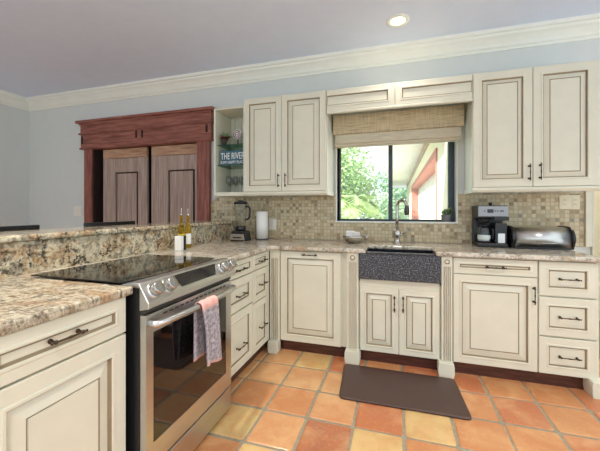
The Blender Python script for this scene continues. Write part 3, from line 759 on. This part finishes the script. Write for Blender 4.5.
# paper towels
px, py = -.285, -.16
t = thing('paper_towel_holder', (px, py, CT), 'white roll of paper towels on an upright holder beside the blender', 'paper towels')
b = B(); b.lathe((px, py, CT), [(.065, 0), (.065, .008), (.06, .012)], 'rubber', 24); b.build('base', t)
b = B(); b.lathe((px, py, CT + .0125), [(.018, 0), (.06, 0), (.061, .28), (.018, .28)], 'paper', 28); b.build('paper_roll', t)
b = B(); b.tube([(px, py, CT + .01), (px, py, CT + .31)], .006, 'chrome', 8); b.sphere((px, py, CT + .313), .011, 'chrome'); b.tube([(px - .07, py - .005, CT + .006), (px - .07, py - .005, CT + .2)], .004, 'rubber', 8); b.build('rod', t)
# wall plates
def plate(name, x0, x1, z0, z1, y, mat, label, gangs=1, sw=False, cat='outlet'):
    t = thing(name, ((x0 + x1) / 2, y, (z0 + z1) / 2), label, cat, 'wall plates')
    b = B(); b.box(x0, x1, y - .006, y, z0, z1, mat); b.build('cover_plate', t, bevel=.003)
    w = (x1 - x0) / gangs; zc = (z0 + z1) / 2
    for g in range(gangs):
        xc = x0 + w * (g + .5); b = B()
        b.box(xc - .017, xc + .017, y - .009, y - .006, zc - .034, zc + .034, mat)
        if sw: b.box(xc - .006, xc + .006, y - .014, y - .009, zc - .012, zc + .012, mat); b.build('switch', t)
        else:
            for dz in (-.018, .018):
                for dx in (-.006, .006): b.box(xc + dx - .0012, xc + dx + .0012, y - .0094, y - .0088, zc + dz - .005, zc + dz + .005, 'slot')
            b.build('socket', t)
plate('wall_outlet', -.272, -.185, 1.008, 1.132, -.0112, 'outlet', 'white outlet plate on the mosaic beside the paper towel roll')
plate('wall_outlet', 2.375, 2.52, 1.230, 1.348, -.0112, 'beigeplate', 'beige double outlet plate on the mosaic above the bread bin', 2)
plate('light_switch', -3.12, -2.985, 1.145, 1.275, -.0005, 'outlet', 'white triple switch plate on the wall left of the red wooden doorway', 3, True, 'switch')
# metal bowl
cx_, cy_ = .678, -.24
t = thing('metal_bowl', (cx_, cy_, CT), 'silver bowl with a curled handle beside the sink', 'bowl')
b = B(); b.lathe((cx_, cy_, CT), [(.04, 0), (.07, .012), (.103, .05), (.108, .07), (.105, .07), (.099, .052), (.066, .016), (.0001, .012)], 'chrome', 26); b.build('bowl', t)
b = B(); b.tube([(cx_ + .098, cy_ - .01, CT + .05), (cx_ + .118, cy_ - .015, CT + .05), (cx_ + .13, cy_ - .015, CT + .07), (cx_ + .128, cy_ - .012, CT + .09), (cx_ + .115, cy_ - .012, CT + .088)], [.008, .008, .007, .006, .004], 'chrome', 8); b.build('handle', t)
for i, (dx, dy, rz, hgt, lab) in enumerate(((-.035, .01, .25, .075, 'taller left packet leaning in the silver bowl'), (.022, -.004, -.15, .066, 'shorter right packet leaning in the silver bowl'))):
    b = B(); ax = Vector((math.cos(rz), math.sin(rz), 0)); ay = Vector((-math.sin(rz), math.cos(rz), .35)).normalized(); az = ax.cross(ay)
    b.obox((cx_ + dx, cy_ + dy, CT + .03 + hgt / 2 + .012), .038, .004, hgt / 2, ax, ay, az, 'paper')
    tag(b.build('paper_packet', base=(cx_ + dx, cy_ + dy, CT + .03), bevel=.003), 'white paper ' + lab, 'packet', 'packets in the metal bowl')
# coffee maker
t = thing('coffee_maker', (1.80, -.17, CT), 'black and silver two-way coffee maker on the counter right of the window', 'coffee maker')
x0, x1, yf, yb = 1.706, 1.930, -.26, -.04
b = B(); b.box(x0, x1, yf, yb, CT, CT + .035, 'black'); b.build('base', t, bevel=.008)
b = B(); b.box(x0, x1, -.11, yb, CT + .035, CT + .24, 'black'); b.build('column', t, bevel=.004)
b = B(); b.box(x0, x1, yf + .005, yb, CT + .24, CT + .345, 'black'); hd = b.build('head', t, bevel=.008)
b = B(); b.box(x0 + .004, x1 - .002, yf - .003, yf + .0045, CT + .255, CT + .34, 'steelgrey'); fp = b.build('control_panel', hd, bevel=.002); fp['label'] = 'silver control panel'
b = B(); b.box(x0 + .07, x0 + .115, yf - .005, yf - .003, CT + .285, CT + .315, 'display'); b.build('display', hd)
for dx in (.05, .128, .145, .168, .182):
    b = B(); b.lathe((x0 + dx, yf - .003, CT + .3), [(.006, 0), (.006, .003)], 'black' if dx > .15 else 'rubber', 10, -Y); b.build('button', hd)
b = B(); b.lathe((x0 + .068, -.175, CT + .036), [(.04, 0), (.052, .01), (.055, .06), (.046, .11), (.036, .135), (.034, .135), (.044, .11), (.052, .06), (.048, .012), (.0001, .008)], 'glass', 22); cf = b.build('carafe', t); cf['label'] = 'glass carafe'
b = B(); b.lathe((x0 + .068, -.175, CT + .045), [(.046, 0), (.05, .02), (.051, .05), (.0001, .05)], 'paper', 20); b.build('coffee_filter', cf)
b = B(); b.lathe((x0 + .068, -.175, CT + .172), [(.037, 0), (.037, .012), (.02, .02)], 'black', 18); b.tube([(x0 + .1, -.2, CT + .165), (x0 + .122, -.225, CT + .15), (x0 + .122, -.225, CT + .07), (x0 + .108, -.205, CT + .06)], .008, 'black', 8); b.build('carafe_handle', cf)
b = B(); b.lathe((x0 + .068, -.175, CT + .2), [(.034, 0), (.045, .02), (.045, .04)], 'black', 18); b.build('filter_basket', t)
b = B(); b.box(x0 + .132, x1 - .004, -.245, -.11, CT + .036, CT + .2, 'black'); ss = b.build('single_serve_block', t, bevel=.006)
b = B(); b.box(x0 + .152, x1 - .022, -.249, -.2455, CT + .038, CT + .115, 'steelbin'); b.build('cup_plate', ss)
b = B(); b.box(x0 + .118, x1 + .004, -.264, -.25, CT + .222, CT + .252, 'black'); b.build('brew_lever', t, bevel=.003)
b = B(); b.lathe((x0 + .115, -.17, CT + .345), [(.01, 0), (.012, .012), (.016, .02), (.012, .028)], 'black', 12); b.build('lid_knob', hd)
# bread bin
t = thing('bread_bin', (2.17, -.17, CT), 'brushed steel roll-top bread bin with black ends on the right counter', 'bread bin')
def dprof(r):
    y0_, y1_ = -.305 + (.006 - r), -.05
    pts = [(y1_, CT + .002), (y1_, CT + .17 + r)]
    for i in range(13):
        a = PI / 2 * i / 12; pts.append((-.20 - (.105 - .006 + r) * math.sin(a), CT + .075 + (.095 + r) * math.cos(a)))
    pts.append((-.275, CT + .002)); return pts
b = B(); b.prism(dprof(0), 1.968, 2.345, 'steelbin', lambda a, c, d: (d, a, c)); o = b.build('roll_top', t)
for p in o.data.polygons: p.use_smooth = len(p.vertices) == 4
for x0, x1 in ((1.945, 1.968), (2.345, 2.364)): b = B(); b.prism(dprof(.008), x0, x1, 'black', lambda a, c, d: (d, a, c)); b.build('end_cap', t, bevel=.003)
b = B(); b.box(1.972, 2.341, -.300, -.283, CT + .003, CT + .016, 'black'); b.build('base_strip', t)
b = B(); b.tube([(2.10, -.312, CT + .05), (2.26, -.312, CT + .05)], .004, 'chrome', 8); b.build('handle', t)
# bottles near the bar wall
t = thing('oil_bottle', (-.585, -.985, CT), 'golden oil bottle with pour spout and pale label against the granite splash, nearer the corner', 'bottle', 'oil bottles by the range')
def bottle(t, x, y, lab, sc=1.0):
    b = B(); b.lathe((x, y, CT), [(.024, 0), (.025, .004), (.025, .15), (.02, .18), (.012, .2), (.011, .25), (.014, .252), (.014, .262)], 'oil', 20); b.build('glass_body', t)
    b = B(); b.lathe((x, y, CT + .03), [(.0256, 0), (.0256, .085)], lab, 20, cap=False); b.build('label_band', t)
    b = B(); b.lathe((x, y, CT + .2625), [(.012, 0), (.01, .012), (.004, .016), (.0035, .05), (.0035, .06)], 'chrome', 12); b.build('pour_spout', t)
bottle(t, -.585, -.985, 'paper')
t = thing('oil_bottle', (-.60, -1.05, CT), 'golden oil bottle with pour spout and yellow label, directly behind the white and black carton', 'bottle', 'oil bottles by the range')
bottle(t, -.60, -1.05, 'yellow')
t = thing('spice_carton', (-.53, -1.15, CT), 'small white and black carton standing in front of the oil bottles', 'carton')
b = B(); b.box(-.56, -.505, -1.182, -1.147, CT, CT + .11, 'paper'); b.build('body', t, bevel=.002)
b = B(); b.box(-.56, -.505, -1.1465, -1.118, CT, CT + .11, 'black'); b.build('side_panel', t, bevel=.002)
# plant on the window sill
t = thing('potted_plant', (1.505, .035, WZ0), 'small leafy plant in a grey pot on the right end of the window sill', 'plant')
b = B(); b.lathe((1.505, .035, WZ0 + .0005), [(.038, 0), (.044, .06), (.047, .066), (.042, .066), (.038, .045), (.0001, .045)], 'greypot', 18); b.build('pot', t)
b = B()
for k in range(9): rosette(b, (1.505 + random.uniform(-.028, .028), .03 + random.uniform(-.02, .012), WZ0 + .058 + .012 * (k % 5)), 11, .04, 'leaf', (-.1, 1.2), .012)
b.build('foliage', t)
# floor mat
b = B(); pts = [(.664, -.722), (.700, -1.180), (1.481, -1.172), (1.456, -.722)]
def rounded(pts, r, n=5):
    out = []; m_ = len(pts)
    for i in range(m_):
        p, a, c = Vector(pts[i]), Vector(pts[i - 1]), Vector(pts[(i + 1) % m_])
        d0 = (a - p).normalized(); d1 = (c - p).normalized()
        for k in range(n + 1):
            s_ = k / n; q = p + d0 * r * (1 - s_) ** 2 + d1 * r * s_ ** 2; out.append((q.x, q.y))
    return out
b.prism(rounded(pts, .035), .0005, .017, 'mat', lambda a, c, d: (a, c, d))
tag(b.build('floor_mat', base=(1.07, -.95, 0), bevel=.009, seg=3), 'dark brown cushioned mat on the tiles in front of the sink', 'mat')
# bar stools beyond the bar
def stool(y, label):
    x = -1.33; t = thing('bar_stool', (x, y, 0), label, 'stool', 'stools behind the bar')
    b = B(); b.box(x - .19, x + .19, y - .2, y + .2, .70, .745, 'black'); b.build('seat', t, bevel=.015)
    for sx in (-1, 1):
        for sy in (-1, 1):
            b = B(); top = 1.05 if sx > 0 else .70
            b.tube([(x + sx * .19, y + sy * .19, 0), (x + sx * .165, y + sy * .175, top)], .016, 'black', 8); b.build('leg', t)
    b = B(); pts_ = [(x + .165 + .03 * (1 - (k / 8) ** 2), y + k / 8 * .235) for k in range(-8, 9)]
    poly = pts_ + [(px_ + .022, py_) for px_, py_ in reversed(pts_)]
    b.prism(poly, 1.03, 1.128, 'black', lambda a, c, d: (a, c, d)); b.build('backrest', t, bevel=.006)
    for sy in (-1, 1): b = B(); b.tube([(x - .18, y + sy * .185, .3), (x + .18, y + sy * .185, .3)], .011, 'black', 8); b.build('stretcher', t)
stool(-1.98, 'black bar stool whose back just shows above the bar top at the far left edge')
stool(-1.20, 'black bar stool whose back just shows above the bar top below the wooden doors')

# ------------------------------------------------------------------ recessed ceiling lamps
def downlight(x, y, label, power, tilt=0):
    t = thing('recessed_light', (x, y, CZ), label, 'ceiling light', 'recessed ceiling lights')
    b = B(); b.lathe((x, y, CZ - .0005), [(.055, 0), (.09, 0), (.092, -.006), (.085, -.012), (.062, -.012), (.055, -.003)], 'white', 32, cap=False); b.build('trim_ring', t)
    b = B(); b.lathe((x, y, CZ - .001), [(.0001, -.022), (.03, -.018), (.05, -.010), (.056, -.001)], 'lamp', 24); b.build('lens', t)
    l = bpy.data.lights.new('lamp', 'AREA'); l.shape = 'DISK'; l.size = .1; l.energy = power; l.color = (1, .93, .84); l.spread = math.radians(120)
    o = bpy.data.objects.new('lamp_light', l); COL.objects.link(o); o.location = (x, y, CZ - .05)
    return t
downlight(1.07, -.48, 'lit recessed ceiling light above the sink', 3)
LP = 16  # power of the unseen lamps added to lift the interior
for x, y, lab in ((-.1, -2.2, 'unseen recessed fill light added over the range aisle'), (2.3, -2.2, 'unseen recessed fill light added over the right aisle'), (1.0, -3.9, 'unseen recessed fill light added behind the viewer'),
                  (-2.4, -2.4, 'unseen recessed fill light added over the room beyond the bar')):
    downlight(x, y, lab, LP)
# unseen lamp added in the hall to brighten its cream wall
l = bpy.data.lights.new('hall_fill_light', 'AREA'); l.shape = 'DISK'; l.size = .4; l.energy = 26; l.color = (1, .95, .84)
o = bpy.data.objects.new('hall_fill_light', l); COL.objects.link(o); o.location = (3.1, .55, 2.58)

# ------------------------------------------------------------------ outdoors
M['grass'] = plain('lawn_green', (158, 172, 128), .9, var=.3, scale=3)
M['concrete'] = plain('pale_concrete', (196, 192, 184), .9)
M['stucco'] = plain('cream_stucco', (244, 236, 214), .9, var=.03)
M['pinkp'] = plain('salmon_pink_paint', (206, 136, 120), .8, var=.04)
M['taupe'] = plain('taupe_fascia', (190, 166, 160), .8, var=.04)
M['gdoor'] = plain('white_garage_paint', (240, 240, 236), .5, var=.02)
M['soffit'] = plain('white_soffit_paint', (248, 246, 252), .8, var=.01)
M['fol1'] = plain('bright_foliage', (172, 204, 138), .55, var=.3, scale=2)
M['fol2'] = plain('blue_green_foliage', (156, 192, 152), .55, var=.3, scale=2)
M['fol3'] = plain('palm_green', (190, 216, 146), .5, var=.2, scale=3)
M['bark'] = plain('palm_trunk_bark', (150, 132, 108), .9, var=.2)
b = B(); b.box(-14, .55, .16, 22, -.1, -.02, 'grass'); struct(b, 'ground', 'lawn outside the window')
b = B(); b.box(.55, 2.4, .16, 22, -.1, -.015, 'concrete'); struct(b, 'driveway_path', 'pale concrete apron by the garage')
GX = 1.60
t = thing('garage_wing', (2.2, 6, 0), 'cream garage wing with pink door surround and white garage door outside the window', 'building')
G0, G1, GD, GZ = 1.5, 8.9, .22, 2.08
b = B(); b.box(GX, 2.35, .5, G0, 0, 2.5, 'stucco'); b.box(GX, 2.35, G1, 14, 0, 2.5, 'stucco'); b.box(GX, 2.35, G0, G1, GZ, 2.5, 'stucco'); b.build('wall', t)
b = B(); b.box(GX - .02, GX + GD, G0, G0 + .05, 0, GZ, 'pinkp'); b.box(GX - .02, GX + GD, G1 - .12, G1, 0, GZ, 'pinkp'); b.box(GX - .02, GX + GD, G0 + .05, G1 - .12, GZ - .1, GZ, 'pinkp'); b.build('door_surround', t)['label'] = 'pink painted reveal'
b = B(); b.box(GX + GD, GX + GD + .04, G0 + .05, G1 - .12, 0, GZ - .1, 'gdoor')
for i in range(4):
    for j in range(9):
        y0_ = G0 + .1 + j * .79; b.box(GX + GD - .015, GX + GD, y0_, y0_ + .68, .06 + i * .485, .06 + i * .485 + .38, 'gdoor')
b.build('garage_door', t, bevel=.006)['label'] = 'white panelled garage door'
b = B(); b.box(GX - .03, GX, .5, 14, 2.36, 2.5, 'taupe'); b.build('frieze_board', t)
b = B(); b.box(.80, 3.4, .5, 15.5, 2.5, 2.56, 'soffit'); rf = b.build('soffit', t); rf['label'] = 'white eave soffit'
b = B(); b.box(.74, .80, .5, 15.5, 2.46, 2.68, 'soffit'); b.box(.80, 3.4, 15.4, 15.5, 2.46, 2.68, 'soffit'); b.build('fascia', t)
b = B(); b.prism([(.74, 2.68), (3.4, 2.68), (3.4, 3.4)], .5, 15.5, 'taupe', lambda a, c, d: (a, d, c)); b.build('roof', t)
# vegetation
def leafball(b, c, R, n, size, mat, flat=.8):
    c = Vector(c)
    for _ in range(n):
        d = Vector((random.gauss(0, 1), random.gauss(0, 1), random.gauss(0, 1))).normalized()
        p = c + Vector((d.x * R, d.y * R, d.z * R * flat)) * (random.random() ** .4)
        a = Vector((random.gauss(0, 1), random.gauss(0, 1), random.gauss(0, .6))).normalized(); s_ = a.orthogonal().normalized() * size * .32
        l = size * (.7 + .6 * random.random()); nn = a.cross(s_).normalized() * size * .1
        b.add([p, p + a * l * .5 + s_ + nn, p + a * l, p + a * l * .5 - s_ + nn], [(0, 1, 2), (0, 2, 3)], mat)
def bush(name, c, R, h, n, size, mat, label, cat='shrub'):
    t = thing(name, (c[0], c[1], -.02), label, cat, 'garden greenery')
    b = B()
    for k in range(5):
        a = k * 1.26; b.tube([(c[0], c[1], -.02), (c[0] + .3 * R * math.cos(a), c[1] + .3 * R * math.sin(a), h * .4), (c[0] + .6 * R * math.cos(a), c[1] + .6 * R * math.sin(a), h * .8)], [.04, .03, .012], 'bark', 6)
    b.build('stem', t)
    b = B()
    for k in range(7):
        a = k * .9; leafball(b, (c[0] + .5 * R * math.cos(a), c[1] + .5 * R * math.sin(a), h * (.3 + .55 * (k % 4) / 3)), R * .65, n // 7, size, mat, h / (2.2 * R) if h > R else .8)
    b.build('foliage', t)
bush('leafy_tree', (-1.5, 11.6), 1.75, 4.4, 5600, .2, 'fol1', 'tall bright green tree filling the left window pane', 'tree')
bush('leafy_tree', (1.5, 20.2), 2.0, 3.8, 3600, .24, 'fol2', 'blue green tree seen beyond the end of the garage eave', 'tree')
bush('leafy_tree', (-4.8, 15.5), 2.6, 5.6, 4600, .24, 'fol2', 'tall blue green tree behind at the far left of the window view', 'tree')
bush('flowering_shrub', (.05, 4.6), .5, 1.0, 1300, .11, 'fol1', 'low bright green shrub close outside the left window pane', 'shrub')
bush('flowering_shrub', (1.0, 8.6), .5, 1.6, 1300, .12, 'fol2', 'blue green shrub beside the garage, right of the window bar', 'shrub')
bush('flowering_shrub', (-1.15, 5.0), .55, 1.2, 1400, .13, 'fol2', 'rounded blue green shrub at lower left of the window view', 'shrub')
def palm(c, h, n, L, label):
    t = thing('palm', (c[0], c[1], -.02), label, 'palm', 'garden greenery')
    b = B(); b.tube([(c[0], c[1], -.02), (c[0] + .05, c[1], h * .5), (c[0], c[1], h)], [.1, .08, .07], 'bark', 10); b.build('trunk', t)
    for k in range(n):
        b = B(); a = k * 2.39996; e = .35 + .8 * (k / n); pts_ = []
        for i in range(11):
            s_ = i / 10; r = L * s_ * (math.cos(e) * (1 - .15 * s_)); z = h + L * (s_ * math.sin(e) - .75 * s_ * s_); pts_.append(Vector((c[0] + r * math.cos(a), c[1] + r * math.sin(a), z)))
        b.tube(pts_, [.016 - .0012 * i for i in range(11)], 'fol3', 5)
        side = Vector((-math.sin(a), math.cos(a), 0))
        for i in range(1, 40):
            s_ = i / 40 * 10; i0 = min(int(s_), 9); p = pts_[i0].lerp(pts_[i0 + 1], s_ - i0); d = (pts_[i0 + 1] - pts_[i0]).normalized()
            ll = L * .36 * math.sin(PI * min(1, i / 40 * .85 + .15)) + .04
            for sg in (-1, 1):
                q = p + (side * sg * .8 + d * .6).normalized() * ll - Z * ll * .22; w = d * .016
                b.add([p - w, p + w, (p + q) / 2 + w * 1.2, q, (p + q) / 2 - w * 1.2], [(0, 1, 2, 3, 4)], 'fol3')
        b.build('frond', t)
palm((-.4, 7.6), 1.35, 15, 1.5, 'low palm with arching fronds in the middle of the left window pane')

# ------------------------------------------------------------------ daylight and view
w = bpy.data.worlds.new('world'); scene.world = w; w.use_nodes = True
bg = w.node_tree.nodes['Background']; bg.inputs[0].default_value = (.85, .95, 1.0, 1); bg.inputs[1].default_value = 1.35
s_ = bpy.data.lights.new('sun', 'SUN'); s_.energy = 7.5; s_.angle = .02; s_.color = (1, .95, .86)
o = bpy.data.objects.new('sun', s_); COL.objects.link(o); o.rotation_euler = Vector((.8, .3, -.55)).to_track_quat('-Z', 'Y').to_euler()
vs_ = scene.view_settings; vs_.view_transform = 'Standard'; vs_.look = 'None'; vs_.gamma = 1; vs_.use_curve_mapping = False; vs_.exposure = .3
for o in scene.objects:
    if '_b' in o: del o['_b']
